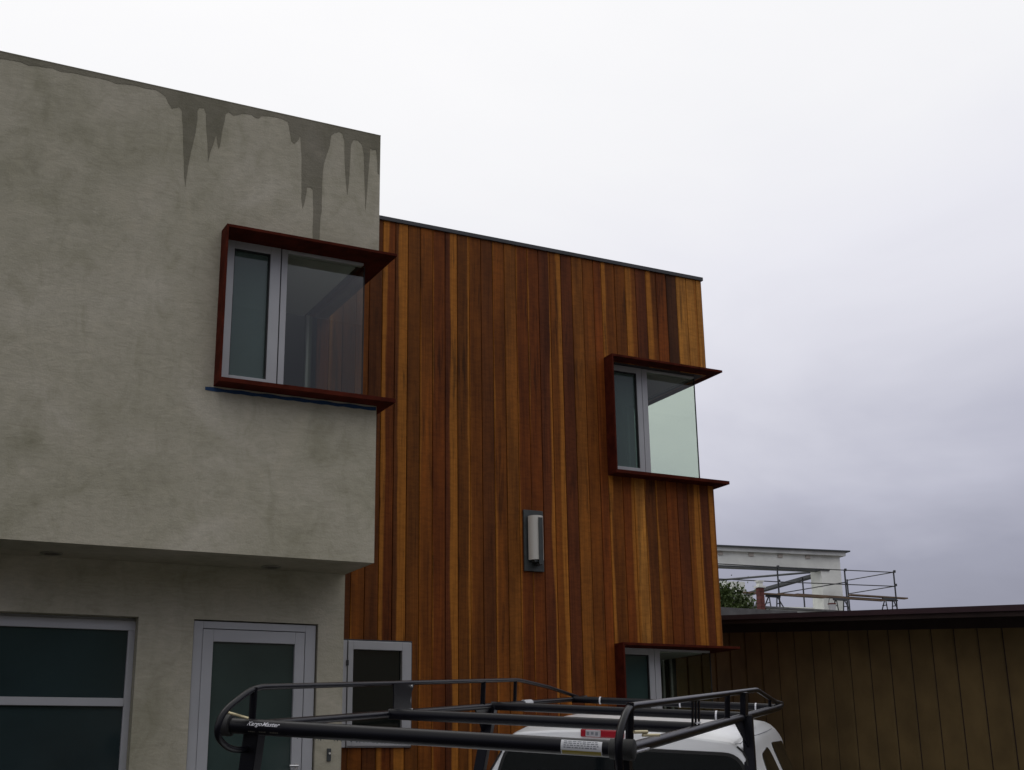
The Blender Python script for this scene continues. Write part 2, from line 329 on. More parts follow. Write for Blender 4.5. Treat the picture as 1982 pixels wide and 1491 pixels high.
# soften the traced corners, then roughen the outline a little
def rough_poly(P, sub=3, amp=.004):
    out = []
    for i in range(len(P) - 1):
        a, b = Vector(P[i]), Vector(P[i + 1]); n = max(1, min(sub, int((b - a).length / .03)))
        for k in range(n):
            p = a.lerp(b, k / n); j = noise.noise(Vector((p.x * 14, 3.1, p.y * 14))) * amp
            out.append((p.x + j, p.y + (j if p.y < 5.72 else 0)))
    out.append(P[-1]); return out
sp_ = rough_poly(stain)
me = bpy.data.meshes.new('wet_stain'); bm = bmesh.new()
from mathutils.geometry import delaunay_2d_cdt
sp_ = [(x, min(z, 5.735)) for x, z in sp_]
dv, _, df, _, _, _ = delaunay_2d_cdt([Vector(q) for q in sp_], [], [list(range(len(sp_)))], 1, 1e-6)
vv = [bm.verts.new((q.x, YF - .0025, q.y)) for q in dv]
for t_ in df: bm.faces.new([vv[i] for i in t_])
bmesh.ops.recalc_face_normals(bm, faces=bm.faces)
ex = bmesh.ops.extrude_face_region(bm, geom=list(bm.faces)); 
for v in [q for q in ex['geom'] if isinstance(q, bmesh.types.BMVert)]: v.co.y += .002
bmesh.ops.recalc_face_normals(bm, faces=bm.faces); bm.to_mesh(me); bm.free(); me.materials.append(M['wet'])
o = bpy.data.objects.new('wet_stain', me); col.objects.link(o); o.parent = house; o.location = -house.location; o['label'] = 'dark wet streaks dripping from the parapet down the stucco'
# fine drip cap on the parapet
MB().box(-6, XC, YF - .004, YF + .29, 5.7352, 5.745).obj('parapet_cap', M['wet'], house)

# --- rooms behind the glass
rm = MB()
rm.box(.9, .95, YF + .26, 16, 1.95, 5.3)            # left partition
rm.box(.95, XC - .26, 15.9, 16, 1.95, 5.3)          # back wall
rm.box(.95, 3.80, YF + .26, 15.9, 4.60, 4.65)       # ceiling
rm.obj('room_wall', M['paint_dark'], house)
rm = MB()
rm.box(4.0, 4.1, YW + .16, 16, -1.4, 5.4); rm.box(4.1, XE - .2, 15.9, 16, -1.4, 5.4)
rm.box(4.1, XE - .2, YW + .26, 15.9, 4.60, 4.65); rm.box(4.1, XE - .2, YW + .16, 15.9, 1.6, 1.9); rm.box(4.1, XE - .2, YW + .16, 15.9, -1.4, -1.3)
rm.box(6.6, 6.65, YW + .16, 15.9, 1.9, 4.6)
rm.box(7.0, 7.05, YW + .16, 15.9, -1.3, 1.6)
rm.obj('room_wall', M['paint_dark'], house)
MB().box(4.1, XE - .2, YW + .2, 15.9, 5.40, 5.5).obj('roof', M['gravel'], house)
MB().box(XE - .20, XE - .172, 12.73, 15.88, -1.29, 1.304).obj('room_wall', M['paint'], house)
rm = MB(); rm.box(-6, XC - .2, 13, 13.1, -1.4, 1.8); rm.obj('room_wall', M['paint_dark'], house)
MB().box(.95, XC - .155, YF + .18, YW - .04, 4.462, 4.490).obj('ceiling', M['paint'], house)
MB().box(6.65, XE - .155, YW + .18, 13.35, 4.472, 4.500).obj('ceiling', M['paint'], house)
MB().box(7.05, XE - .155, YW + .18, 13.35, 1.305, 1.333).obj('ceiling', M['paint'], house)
# --- side and back walls of the cedar volume (back sheathing behind the boards)
w2 = (7.46, 3.205, 4.50); w3 = (7.46, -.02, 1.345)
sh = MB(); Y0, Y1 = YW + .022, YW + .15
sh.box(XC + .003, 7.46, Y0, Y1, -1.4, 5.68)
for za, zb in ((-1.4, -.02), (1.345, 3.205), (4.50, 5.68)): sh.box(7.46, XE - .02, Y0, Y1, za, zb)
for za, zb in ((-1.4, -.02), (1.345, 3.205), (4.50, 5.68)):
    sh.box(XE - .17, XE - .02, Y1, 13.4, za, zb)
sh.box(XE - .17, XE - .02, 12.72, 13.4, -.02, 1.345)
sh.box(XE - .17, XE - .02, 13.4, 16, -1.4, 5.68)
sh.obj('sheathing', M['dark_rub'], house)

# --- cedar boards: one object each
PITCH = .1428; XB0 = 4.911 - 6 * PITCH
T_ = {'m': (.185, .057, .0080), 'r': (.172, .045, .0072), 'd': (.118, .037, .0080), 'k': (.068, .025, .010), 'l': (.225, .078, .012), 'g': (.430, .185, .036), 'o': (.155, .051, .008), 'p': (.120, .033, .0095)}
#      tone and sapwood stripe (alpha: .5 none, <.5 left edge, >.5 right edge)
BD = ['r','r','m','r','d','r:.38','m:.86','m:.60','d','m:.44','r','d:.80','m:.34' if 0 else 'd:.74','m','d','d:.60','l','r','m:.45','p:.62','m:.76','k','l','m','r:.44','m','r','g:.30','d','m:.26','r','k','g','g:.6']
BD = ['r','m:.44','d','m:.46','d','r:.30', 'd:.86','o','m:.47','r:.46','p:.80','o:.60','m:.47','d','m:.46','l','r:.46','r:.45','p:.59','m:.70','p','l','m','r','m:.46','m','m:.22','p','m:.30','r','k','g','g:.62','g']
LOW = {24: 'm:.46', 25: 'r:.60', 26: 'g:.40', 27: 'd:.46', 28: 'm:.42', 29: 'r', 30: 'p', 31: 'm:.72', 32: 'p:.40', 33: 'l:.30'}   # other boards below the upper corner window
for i, spec in enumerate(BD):
    x0 = XB0 + i * PITCH; x1 = x0 + PITCH - .0055
    if x0 < XC: x0 = XC + .002
    if x1 > XE: x1 = XE
    if x0 > XE - .02: break
    spans = [(-1.4, 5.68)]
    def cut(sp, za, zb):
        out = []
        for a, b in sp:
            if b <= za or a >= zb: out.append((a, b)); continue
            if a < za: out.append((a, za))
            if b > zb: out.append((zb, b))
        return out
    if x0 < 7.44 < x1: x1 = 7.4395
    elif x0 > 7.44 and x0 < 7.5: x0 = 7.444
    if x1 > 7.46: spans = cut(cut(spans, 3.205, 4.50), -.02, 1.345)
    if x0 < 5.05: spans = cut(spans, .317, 1.297)
    ch = .004; proud = random.uniform(0, .0025); j = random.uniform(.9, 1.1)
    for a, b in spans:
        sp2 = LOW.get(i, spec) if b < 3.3 and i in LOW else spec
        tone, _, al = sp2.partition(':'); c = T_[tone]; al = float(al) if al else .5
        m = MB(); y0, y1 = YW - proud, YW + .020
        m.prism_z([(x0, y1), (x0, y0 + ch), (x0 + ch, y0), (x1 - ch, y0), (x1, y0 + ch), (x1, y1)][::-1], a, b)
        o = m.obj('cedar_board', M['wood'], house, origin=(XB0 + i * PITCH, YW, 0))
        o.color = (c[0] * j, c[1] * j, c[2] * j, al)
        if tone == 'k': o['label'] = 'darkest brown cedar board'
        if tone == 'g': o['label'] = 'pale golden cedar board'
# thin corner board seen edge on + side cladding of the cedar volume
m = MB()
for za, zb in ((-1.4, -.02), (1.345, 3.205), (4.50, 5.68)): m.box(XE - .018, XE + .006, YW + .003, 13.4, za, zb)
m.box(XE - .018, XE + .006, 12.745, 13.4, -.02, 1.345)
m.box(XE - .018, XE + .006, 13.4, 16, -1.4, 5.68)
o = m.obj('side_cladding', M['wood'], house); o.color = (.24, .10, .03, .5)
MB().box(XC + .003, XE + .022, YW - .022, YW + .14, 5.681, 5.722).obj('coping', M['coping'], house)

# --- corner windows wrapped in rusted steel plates
def corner_window(xl, xc, yw, z0, z1, side_end, end_jamb=True, mull=None, dark=False):
    """xl: left edge of steel; xc: building corner; yw: wall face; z0/z1: top of sill plate / underside of hood"""
    yf = yw - .17; yg = yw + .12; t = .026
    xg = xc - .090                       # glass corner
    x0 = xl + .03                        # frame left
    s1, s2, s3, s4 = mull                # casement stile start, joint, joint end, fixed glass start
    f = MB(); d0, d1 = yg - .02, yg + .05
    f.box(x0, x0 + .118, d0, d1, z0, z1)                                   # left jamb + stile
    f.box(s1, s2, d0, d1, z0, z1)                                          # casement right stile
    f.box(s3, s4, d0 + .004, d1, z0, z1)                                   # fixed frame
    f.box(s2, s3, d0 + .02, d1, z0, z1)                                    # dark joint (recess)
    f.box(x0 + .118, s1, d0, d1, z1 - .068, z1)                            # casement head
    f.box(x0 + .118, s1, d0, d1, z0, z0 + .11)                             # casement bottom rail
    f.box(s4, xg - .012, d0 + .004, d1, z1 - .022, z1)                     # fixed head
    f.box(s4, xg - .012, d0 + .02, d1, z0, z0 + .045)
    fr = f.obj('corner_window', M['alu'], house, bevel=.003)
    MB().box(xg - .030, xg - .002, side_end - .032, side_end, z0, z1).obj('side_jamb', M['alu'], fr)
    # panes
    MB().box(x0 + .118, s1, yg + .015, yg + .021, z0 + .11, z1 - .068).obj('pane', M['frost'] if dark else M['glass_dark'], fr)
    MB().box(s4, xg - .002, yg + .008, yg + .014, z0 + .012, z1 - .022).obj('pane', M['glass'], fr)
    MB().box(xg - .008, xg - .002, yg + .0145, side_end - .032, z0 + .012, z1 - .012).obj('pane', M['glass'], fr)
    g_ = MB(); g_.box(x0 + .1175, x0 + .124, yg - .012, yg + .014, z0 + .11, z1 - .068); g_.box(s1 - .010, s1, yg - .012, yg + .014, z0 + .11, z1 - .068); g_.box(x0 + .124, s1 - .010, yg - .012, yg + .014, z1 - .080, z1 - .068)
    g_.obj('gasket', M['dark_rub'], fr)
    g2 = MB(); g2.box(s2 + .001, s3 - .001, yg - .008, yg - .0005, z0, z1); g2.obj('joint_gasket', M['dark_rub'], fr)
    MB().box(xg - .05, xg - .010, d1 + .001, side_end - .033, z1 - .012, z1 - .001).obj('side_head', M['dark_rub'], fr)
    MB().box(xg - .0015, xg + .008, yg + .004, yg + .016, z0 + .012, z1 - .022).obj('corner_seal', M['dark_rub'], fr)
    # steel: hood, sill (both wrap the corner) and left fin
    xo = xc + .108
    def plate(za, zb):
        m = MB(); m.prism_z([(xl, yf), (xo, yf), (xo, side_end + .02), (xg - .06, side_end + .02), (xg - .06, yg + .06), (xl, yg + .06)], za, zb)
        return m
    plate(z1, z1 + t).obj('steel_hood', M['steel'], fr, bevel=.002)
    plate(z0 - t - .012, z0).obj('steel_sill', M['steel'], fr, bevel=.002)
    MB().box(xl, xl + .018, yf, yg + .06, z0, z1).obj('steel_fin', M['steel'], fr, bevel=.002)
    return fr
o = corner_window(2.632, XC, YF, 3.172, 4.492, YW - .004, True, (3.100, 3.192, 3.203, 3.256))
o['label'] = 'largest corner window, cut into the stucco box'
o = corner_window(7.44, XE, YW, 3.212, 4.502, 13.4, True, (7.930, 7.998, 8.006, 8.076))
o['label'] = 'upper corner window in the cedar wall'
o = corner_window(7.44, XE, YW, -.02, 1.337, 12.72, True, (7.930, 7.998, 8.006, 8.076), dark=True)
o['label'] = 'lower corner window in the cedar wall, half hidden by the rack'

# --- small casement window at the foot of the cedar wall
f = MB(); a, b, za, zb = 4.395, 5.104, .317, 1.295; y0, y1 = YW - .03, YW + .06
f.box(a, 4.448, y0, y1, za, zb); f.box(4.456, 4.508, y0 - .008, y1, za + .012, zb - .006)
f.box(5.008, b, y0 - .008, y1, za + .012, zb - .006); f.box(4.508, 5.008, y0 - .008, y1, 1.213, zb - .006); f.box(4.508, 5.008, y0 - .008, y1, za + .012, .40)
f.box(4.448, 4.456, y0 + .02, y1, za, zb); f.box(4.456, b, y0 + .004, y1, za, za + .012); f.box(4.456, b, y0 + .004, y1, zb - .006, zb)
fr = f.obj('small_window', M['alu'], house, bevel=.003)
MB().box(4.508, 5.008, YW + .002, YW + .008, .40, 1.213).obj('pane', M['black_glass'], fr)
m = MB(); m.box(a - .01, b + .016, YW - .012, YW + .02, zb, zb + .014); m.box(b, b + .016, YW - .012, YW + .02, za, zb)
m.box(4.4485, 4.4555, y0 + .012, y0 + .019, za, zb); m.obj('flashing', M['coping'], fr)
MB().box(4.440, 4.462, y0 - .012, y0, 1.06, 1.11).obj('hinge', M['dark_rub'], fr)

# --- large ground floor window at the left
f = MB(); y0, y1 = 10.985, 11.05
f.box(-.6, 2.300, y0, y1, 1.220, 1.300); f.box(2.246, 2.300, y0, y1, -1.0, 1.220); f.box(-.6, 2.246, y0 - .006, y1, .618, .682); f.box(-.6, 2.246, y0, y1, -1.0, -.92)
f.box(-.6, 2.3, y0 + .03, y1, 1.300, 1.322)
fr = f.obj('ground_floor_window', M['alu'], house, bevel=.003)
MB().box(-.6, 2.246, 11.012, 11.018, .682, 1.220).obj('pane', M['frost2'], fr)
MB().box(-.6, 2.246, 11.012, 11.018, -.92, .618).obj('pane', M['frost2'], fr)
# --- entrance door
f = MB(); y0, y1 = 10.905, 10.99
f.box(2.758, 2.836, y0, y1, -1.2, 1.312); f.box(3.726, 3.818, y0, y1, -1.2, 1.312); f.box(2.836, 3.726, y0, y1, 1.253, 1.312)
fr = f.obj('door_frame', M['alu'], house, bevel=.003)
f = MB(); y0 -= .008
f.box(2.8365, 2.925, y0, y1 - .01, -1.19, 1.246); f.box(3.632, 3.718, y0, y1 - .01, -1.19, 1.246); f.box(2.925, 3.632, y0, y1 - .01, 1.146, 1.246); f.box(2.925, 3.632, y0, y1 - .01, -1.19, -.95)
dr = f.obj('entrance_door', M['alu'], house, bevel=.003)
MB().box(2.925, 3.632, y0 + .03, y0 + .037, -.95, 1.146).obj('pane', M['frost'], dr)
m = MB(); m.box(3.661, 3.689, y0 - .012, y0, -.05, .165); m.tube([(3.675, y0, .145), (3.675, y0 - .05, .145), (3.60, y0 - .055, .145)], .009); m.obj('handle', M['chrome'], dr, smooth=True)
m = MB(); m.box(3.7181, 3.7259, y0 + .03, y0 + .035, -1.19, 1.2525); m.box(2.8365, 3.718, y0 + .03, y0 + .035, 1.2462, 1.2528); m.obj('gasket', M['dark_rub'], fr)

# ================================================================ small things fixed to the house
# wall lamp
lamp = empty('wall_lamp', (6.48, YW, 2.08), 'dark metal wall lamp with a white half-round glass on the cedar wall', 'lamp')
LX0, LX1 = 6.366, 6.598
MB().box(LX0, LX1, YW - .028, YW - .003, 2.065, 2.705).obj('back_plate', M['bronze'], lamp, bevel=.003)
n = 14; cxl = 6.487; rl = .083; pts = [(cxl + rl * math.cos(math.pi * i / n), YW - .05 - .085 * math.sin(math.pi * i / n)) for i in range(n + 1)]
m = MB(); m.prism_z(pts, 2.175, 2.635); m.obj('glass_shade', M['white_glass'], lamp, smooth=True)
MB().box(cxl - .07, cxl + .07, YW - .052, YW - .028, 2.19, 2.62).obj('bracket', M['bronze'], lamp)
m = MB(); m.box(cxl - .012, cxl + .036, YW - .150, YW - .144, 2.12, 2.61); m.box(cxl - .012, cxl + .036, YW - .144, YW - .028, 2.120, 2.128); m.box(cxl - .05, cxl + .05, YW - .12, YW - .028, 2.150, 2.172)
m.obj('strap', M['bronze'], lamp)
# intercom
it = empty('door_intercom', (3.953, YR, .2), 'small dark door intercom with a white button on the stucco beside the door', 'intercom')
MB().box(3.936, 3.972, YR - .014, YR - .001, .182, .285).obj('plate', M['bronze'], it, bevel=.003)
n = 16
MB().tube([(3.958, YR - .013, .245), (3.958, YR - .020, .245)], .009, 16).obj('button', M['white_glass'], it)
# painter's tape below the sill of the stucco window
m = MB(); z = 3.121
seg = 30; top = []; bot = []
for i in range(seg + 1):
    x = 2.565 + (4.062 - 2.565) * i / seg
    top.append((x, YF - .003, z + .004 * math.sin(i * 1.3))); bot.append((x, YF - .003, z - .030 + .003 * math.sin(i * 2.1 + 1)))
bk = [(x, YF - .0008, zz) for x, _, zz in top], [(x, YF - .0008, zz) for x, _, zz in bot]
V_ = top + bot + bk[0] + bk[1]; S = seg + 1
F_ = [(i, i + 1, S + i + 1, S + i) for i in range(seg)] + [(2 * S + i, 3 * S + i, 3 * S + i + 1, 2 * S + i + 1) for i in range(seg)] + [(S + i, S + i + 1, 3 * S + i + 1, 3 * S + i) for i in range(seg)]
m.add(V_, F_)
# hanging flap of tape: it curls away from the wall under the plate
tag(m.obj('painters_tape', M['tape']), 'strip of blue masking tape stuck under the steel sill on the stucco', 'tape')

# ================================================================ NEIGHBOUR'S HOUSE (brown board siding)
XN = 10.4
nb = empty('neighbour_house', (XN, 9, -1.3), 'dark brown single storey house with vertical board siding and a low eave', 'house')
def ztop(y): return 1.35 + .0915 * (y - 9.066)
YN = [13.446 + .316 * k for k in range(12)][::-1]
y_edges = [13.446 + .316 * k for k in range(-36, 12)]
for k in range(len(y_edges) - 1):
    a, b = y_edges[k] + .008, y_edges[k + 1] - .008; pr_ = random.uniform(0, .004)
    m = MB(); zt0, zt1 = ztop(a) + .3, ztop(b) + .3; xa = XN - .012 - pr_; c2 = .012
    prof_ = [(a, XN), (a, xa + c2), (a + c2, xa), (b - c2, xa), (b, xa + c2), (b, XN)]
    vs_ = [(x, y, -1.5) for y, x in prof_] + [(x, y, ztop(y) + .10) for y, x in prof_]; n = 6
    m.add(vs_, [tuple(range(n)), tuple(range(2 * n - 1, n - 1, -1))] + [(i, (i + 1) % n, n + (i + 1) % n, n + i) for i in range(n)])
    m.obj('siding_board', M['siding'], nb)
ya, yb = y_edges[0], y_edges[-1]
def slanted(x0, x1, y0, y1, dz0, dz1):    # a slab following the rake
    m = MB(); v = [(x, y, ztop(y) + dz) for dz in (dz0, dz1) for x, y in ((x0, y0), (x1, y0), (x1, y1), (x0, y1))]
    return m.add(v, [(0, 3, 2, 1), (4, 5, 6, 7), (0, 1, 5, 4), (1, 2, 6, 5), (2, 3, 7, 6), (3, 0, 4, 7)])
m = MB(); m.add([(XN + .001, ya, -1.5), (XN + .001, yb, -1.5), (XN + .001, yb, ztop(yb) + .1), (XN + .001, ya, ztop(ya) + .1)], [(0, 1, 2, 3)])
m.box(XN + .002, 19, yb - .1, yb, -1.5, 1.3); m.box(XN + .002, 19, ya, ya + .1, -1.5, -.2); m.obj('wall', M['eave'], nb)
slanted(XN - .022, XN - .0165 + .016, ya, yb, .0, .14).obj('frieze_board', M['eave'], nb)
slanted(9.88, XN + .05, ya, yb + .0, .115, .135).obj('soffit', M['eave'], nb)
slanted(9.85, 9.88, ya, yb + .02, .080, .160).obj('fascia', M['eave'], nb)
slanted(9.828, 9.85, ya, yb + .03, .130, .176).obj('gutter', M['fascia'], nb)
slanted(9.84, 19, ya, 17.5, .161, .186).obj('roof', M['fascia'], nb)
for y in [12.2, 9.6]: pass
# gravelled higher roof portion at the back
MB().box(13.0, 17.5, 15.52, 22, 1.3, 2.30).obj('rear_roof_block', M['gravel'], nb); MB().box(10.9, 12.999, 15.5, 22, 1.3, 2.37).obj('rear_roof_block', M['gravel'], nb)

# chimney standing on the rear roof
chm = empty('chimney', (14.35, 18.1, 2.3), 'narrow red brick chimney with a white cap beside the green tree top', 'chimney')
rows = 8; z0c = 2.30
for k in range(rows):
    za = z0c + .30 + k * .066
    for (xa, xb, ya_, yb_) in (((14.30, 14.348, 18, 18.0), (14.352, 14.40, 18, 18.0)) if k % 2 else ((14.30, 14.322, 18, 18.0), (14.326, 14.40, 18, 18.0))):
        MB().box(xa, xb, ya_, yb_ + .1, za, za + .060).obj('brick', M['brick'], chm)
MB().box(14.303, 14.397, 18.005, 18.095, z0c + .1, z0c + .30 + rows * .066).obj('mortar_core', M['concrete'], chm)
m = MB(); m.add([(14.20, 17.95, z0c), (14.50, 17.95, z0c), (14.50, 18.24, z0c), (14.20, 18.24, z0c), (14.265, 17.99, z0c + .30), (14.44, 17.99, z0c + .30), (14.44, 18.2, z0c + .30), (14.265, 18.2, z0c + .30)],
          [(0, 1, 5, 4), (1, 2, 6, 5), (2, 3, 7, 6), (3, 0, 4, 7), (4, 5, 6, 7)]); m.obj('flashing', M['beam_dark'], chm)
m = MB(); zt = z0c + .30 + rows * .066; m.box(14.275, 14.425, 17.98, 18.12, zt, zt + .03); m.box(14.31, 14.39, 18.01, 18.09, zt + .03, zt + .10); m.box(14.29, 14.41, 17.995, 18.105, zt + .10, zt + .125); m.obj('cap', M['white_wall'], chm)

# ================================================================ trees
def make_tree(name, base, trunk_h, crown_c, crown_r, nclump, leaf, leafmat, label, seed):
    rnd = random.Random(seed); t = empty(name, base, label, 'tree'); b = Vector(base)
    tm = MB(); cc = Vector(crown_c)
    tm.tube([b, b + Vector((.05, 0, trunk_h * .5)), Vector((cc.x, cc.y, b.z + trunk_h))], [crown_r[0] * .10, crown_r[0] * .08, crown_r[0] * .05], 8)
    for k in range(7):
        a = k * 2.4; tip = cc + Vector((math.cos(a) * crown_r[0] * .7, math.sin(a) * crown_r[1] * .7, rnd.uniform(-.2, .6) * crown_r[2]))
        st = b.lerp(Vector((cc.x, cc.y, b.z + trunk_h)), rnd.uniform(.6, 1)); tm.tube([st, st.lerp(tip, .5) + Vector((0, 0, .1 * crown_r[2])), tip], [crown_r[0] * .035, crown_r[0] * .02, crown_r[0] * .008], 5)
    tm.obj('trunk', M['bark'], t, smooth=True)
    cm = MB()
    for k in range(nclump):
        while True:
            d = Vector((rnd.uniform(-1, 1), rnd.uniform(-1, 1), rnd.uniform(-1, 1)))
            if d.length < 1 and d.length > .35: break
        d *= (1 + .28 * noise.noise(d * 2.2 + Vector((seed, 0, 0))))
        c = cc + Vector((d.x * crown_r[0], d.y * crown_r[1], d.z * crown_r[2])); cs = leaf * rnd.uniform(2, 4)
        for j in range(16):
            p = c + Vector((rnd.gauss(0, 1), rnd.gauss(0, 1), rnd.gauss(0, .8))) * cs * .5
            q = Vector((rnd.uniform(-1, 1), rnd.uniform(-1, 1), rnd.uniform(-.4, 1))).normalized(); a1 = q.orthogonal().normalized(); a2 = q.cross(a1); l = leaf * rnd.uniform(.6, 1.2)
            cm.add([p - a1 * l * .5, p + a2 * l * .28, p + a1 * l * .5, p - a2 * l * .28], [(0, 1, 2, 3)])
    cm.obj('crown', leafmat, t)
    return t
make_tree('leafy_tree', (16.05, 21.4, -1.2), 3.8, (15.95, 21.4, 3.16), (.62, .6, .50), 620, .085, M['leaf'], 'dense green tree top showing between the cedar corner and the brick chimney', 3)

# ================================================================ WHITE BUILDING under construction, far right
rot = Matrix.Translation((39.53, 43.5, -1.2)) @ Matrix.Rotation(R(-9.15), 4, 'Z')
wb = empty('white_building', None, 'white flat roofed building under construction behind scaffolding, with an open upper frame', 'building', mat=rot); wb['local'] = 1
ZL = 1.2
def wbx(name, mt, x0, x1, y0, y1, z0, z1): return MB().box(x0, x1, y0, y1, z0 + ZL, z1 + ZL).obj(name, mt, wb)
wbx('front_beam', M['white_wall'], -14, -.4, 0.02, .45, 8.56, 9.16)
wbx('column', M['white_wall'], -1.38, -.4, .02, .9, -1.2, 8.56)
wbx('cornice', M['white_trim'], -14, -.18, -.14, 1.2, 9.16, 9.33)
wbx('cornice_edge', M['beam_dark'], -14, 0, -.24, 1.3, 9.33, 9.385)
wbx('beam_underside', M['beam_dark'], -14, -.98, -.03, .5, 8.50, 8.56)
wbx('side_beam', M['beam_dark'], -1.30, -1.0, .9, 7.4, 8.36, 8.50)
wbx('rear_column', M['white_wall'], -1.30, -.9, 7.0, 7.5, -1.2, 8.5)
wbx('rear_wall', M['white_wall'], -3.0, -1.3, 7.0, 7.3, -1.2, 9.02)
wbx('rear_wall', M['white_wall'], -14, -3.0, 7.0, 7.3, -1.2, 8.55)
wbx('rear_beam', M['white_trim'], -14, -3.0, 6.9, 7.2, 8.9, 9.02)
wbx('parapet', M['white_wall'], -14, -.4, .9, 1.1, -1.2, 7.02)
wbx('lower_wall', M['white_wall'], -14, -.4, .1, .9, -1.2, 6.7)
MB().tube([(-3.0, 6.8, 9.0 + ZL), (-1.1, 1.0, 8.6 + ZL)], .05).obj('brace', M['beam_dark'], wb)
for x in (-6.2, -4.75, -3.35, -2.0): wbx('rafter_stub', M['stub'], x - .11, x + .11, -.03, .02, 9.0, 9.14)
for x in (-6.6, -4.1): 
    o = wbx('window', M['dark_rub'], x - .6, x + .6, .06, .1, 3, 4.6)
# flat roof block in front carrying the scaffold
fb = empty('flat_roof_block', (37, 42, -1.2), 'white flat roofed block that the scaffolding stands on, hidden behind the brown house', 'building')
MB().box(26, 44, 41.2, 43.2, -1.2, 6.35).obj('wall', M['white_wall'], fb); MB().box(39.7, 44, 43.2, 46, -1.2, 6.35).obj('annexe_wall', M['white_wall'], fb)
MB().box(25.9, 44.1, 41.1, 43.21, 6.351, 6.42).obj('roof', M['gravel'], fb); MB().box(39.72, 44.1, 43.212, 46.1, 6.351, 6.42).obj('annexe_roof', M['gravel'], fb)
ZS = 6.42
sc = empty('scaffold', (37, 42, ZS), 'thin steel pipe scaffold with guard rails in front of the white building', 'scaffold')
posts = [(30.5, 42, 8.12), (34.35, 42, 8.20), (37.92, 42, 8.28), (40.66, 42, 8.37), (40.55, 44.8, 8.40), (38.0, 44.8, 8.35)]
for x, y, zt in posts: MB().tube([(x, y, ZS), (x, y, zt)], .033, 8).obj('post', M['pipe'], sc, smooth=True)
def rail(p, q, rr=.021): MB().tube([p, q], rr, 6).obj('rail', M['pipe'], sc, smooth=True)
for dz in (0, -.60):
    rail((29, 42.04, 8.10 + dz), (34.35, 42.04, 8.18 + dz)); rail((34.35, 42.04, 8.18 + dz), (40.7, 42.04, 8.33 + dz)); rail((40.68, 42, 8.33 + dz), (40.57, 44.85, 8.36 + dz))
rail((34.35, 42.05, 7.1), (37.92, 42.05, 7.75)); 
for x, y, zt in posts[:4]:
    for dz in (-.02, -.6): MB().tube([(x, y - .06, zt + dz - .05), (x, y - .06, zt + dz + .05)], .055, 8).obj('coupler', M['pipe'], sc)
for k, (xa, xb, y, z) in enumerate(((32.4, 36.6, 41.75, 7.00), (34.3, 40.0, 41.95, 7.06), (35.5, 41.0, 42.25, 7.14), (38.2, 41.35, 42.0, 7.22))):
    MB().box(xa, xb, y, y + .24, z, z + .055).obj('plank', M['plank'], sc)
def sawhorse(x, y, zt, label):
    t = empty('sawhorse', (x, y, ZS), label, 'sawhorse', 'steel sawhorses carrying the scaffold planks')
    MB().box(x - .35, x + .35, y - .05, y + .05, zt - .09, zt).obj('top_bar', M['beam_dark'], t)
    for sx in (-1, 1):
        for sy in (-1, 1): MB().tube([(x + sx * .22, y + sy * .03, zt - .09), (x + sx * .34, y + sy * .25, ZS)], .028, 6).obj('leg', M['pipe'], t)
        MB().tube([(x + sx * .27, y - .14, zt - .32), (x + sx * .27, y + .14, zt - .32)], .02, 6).obj('brace', M['pipe'], t)
sawhorse(33.95, 41.9, 7.0, 'sawhorse under the scaffold planks nearest the brick chimney')
sawhorse(37.45, 41.9, 7.04, 'sawhorse under the planks by the middle scaffold post')
sawhorse(40.25, 42.0, 7.20, 'sawhorse at the far right end of the scaffold planks')
bk = empty('bucket', (36.55, 41.4, ZS), 'small white bucket with a red rim and handle on the roof under the planks', 'bucket')
MB().tube([(36.55, 41.4, ZS), (36.55, 41.4, ZS + .26)], [.13, .16], 14).obj('pail', M['bucket'], bk, smooth=True)
MB().tube([(36.55, 41.4, ZS + .26), (36.55, 41.4, ZS + .31)], .168, 14).obj('rim', M['brick'], bk, smooth=True)
MB().tube([(36.55 + .16 * math.cos(a), 41.4, ZS + .3 + .26 * math.sin(a)) for a in [math.pi * i / 10 for i in range(11)]], .012, 5).obj('handle', M['pipe'], bk)

# ================================================================ PICKUP TRUCK with ladder rack
Nv = Vector((0, -.1, 1)).normalized(); h = Vector((.70534562, .70534562, .07053456)).normalized(); c = h.cross(Nv).normalized(); Nv = c.cross(h)
RH = 1.95
O = Vector((2.30691, 5.19887, .18838)) - Nv * RH
tm_ = Matrix(((c.x, h.x, Nv.x, O.x), (c.y, h.y, Nv.y, O.y), (c.z, h.z, Nv.z, O.z), (0, 0, 0, 1)))
tr = empty('pickup_truck', None, 'white pickup truck with a black steel ladder rack parked on the driveway', 'pickup truck', mat=tm_); tr['local'] = 1
CX = .07                                  # truck centre line
def sect(hw, zb, zbelt, zr, hwr, crown):
    """closed cross-section polygon (x,z), ccw from bottom left"""
    L_ = [(hw * .93, zb), (hw, zb + .12), (hw * 1.01, (zb + zbelt) / 2), (hw, zbelt - .06), (hw * .985, zbelt)]
    rr = .15
    L_ += [(hw * .985 + (hwr + .035 - hw * .985) * t, zbelt + (zr - rr - zbelt) * t) for t in (.33, .66, 1)]
    for k in range(1, 6):
        a = math.pi / 2 * k / 5; L_.append((hwr + .035 - (rr * 1.1) * (1 - math.cos(a)), zr - rr + rr * .92 * math.sin(a)))
    xl_ = L_[-1][0]; z_ = L_[-1][1]
    L_ += [(xl_ * .66, z_ + crown * .6), (xl_ * .33, z_ + crown * .9), (0, z_ + crown)]
    full = [(x, z) for x, z in L_] + [(-x, z) for x, z in L_[:-1][::-1]]
    return full
def BZ(x): return RH - .009 * (x + .93)      # the rearmost crossbar hangs a little lower at its right end
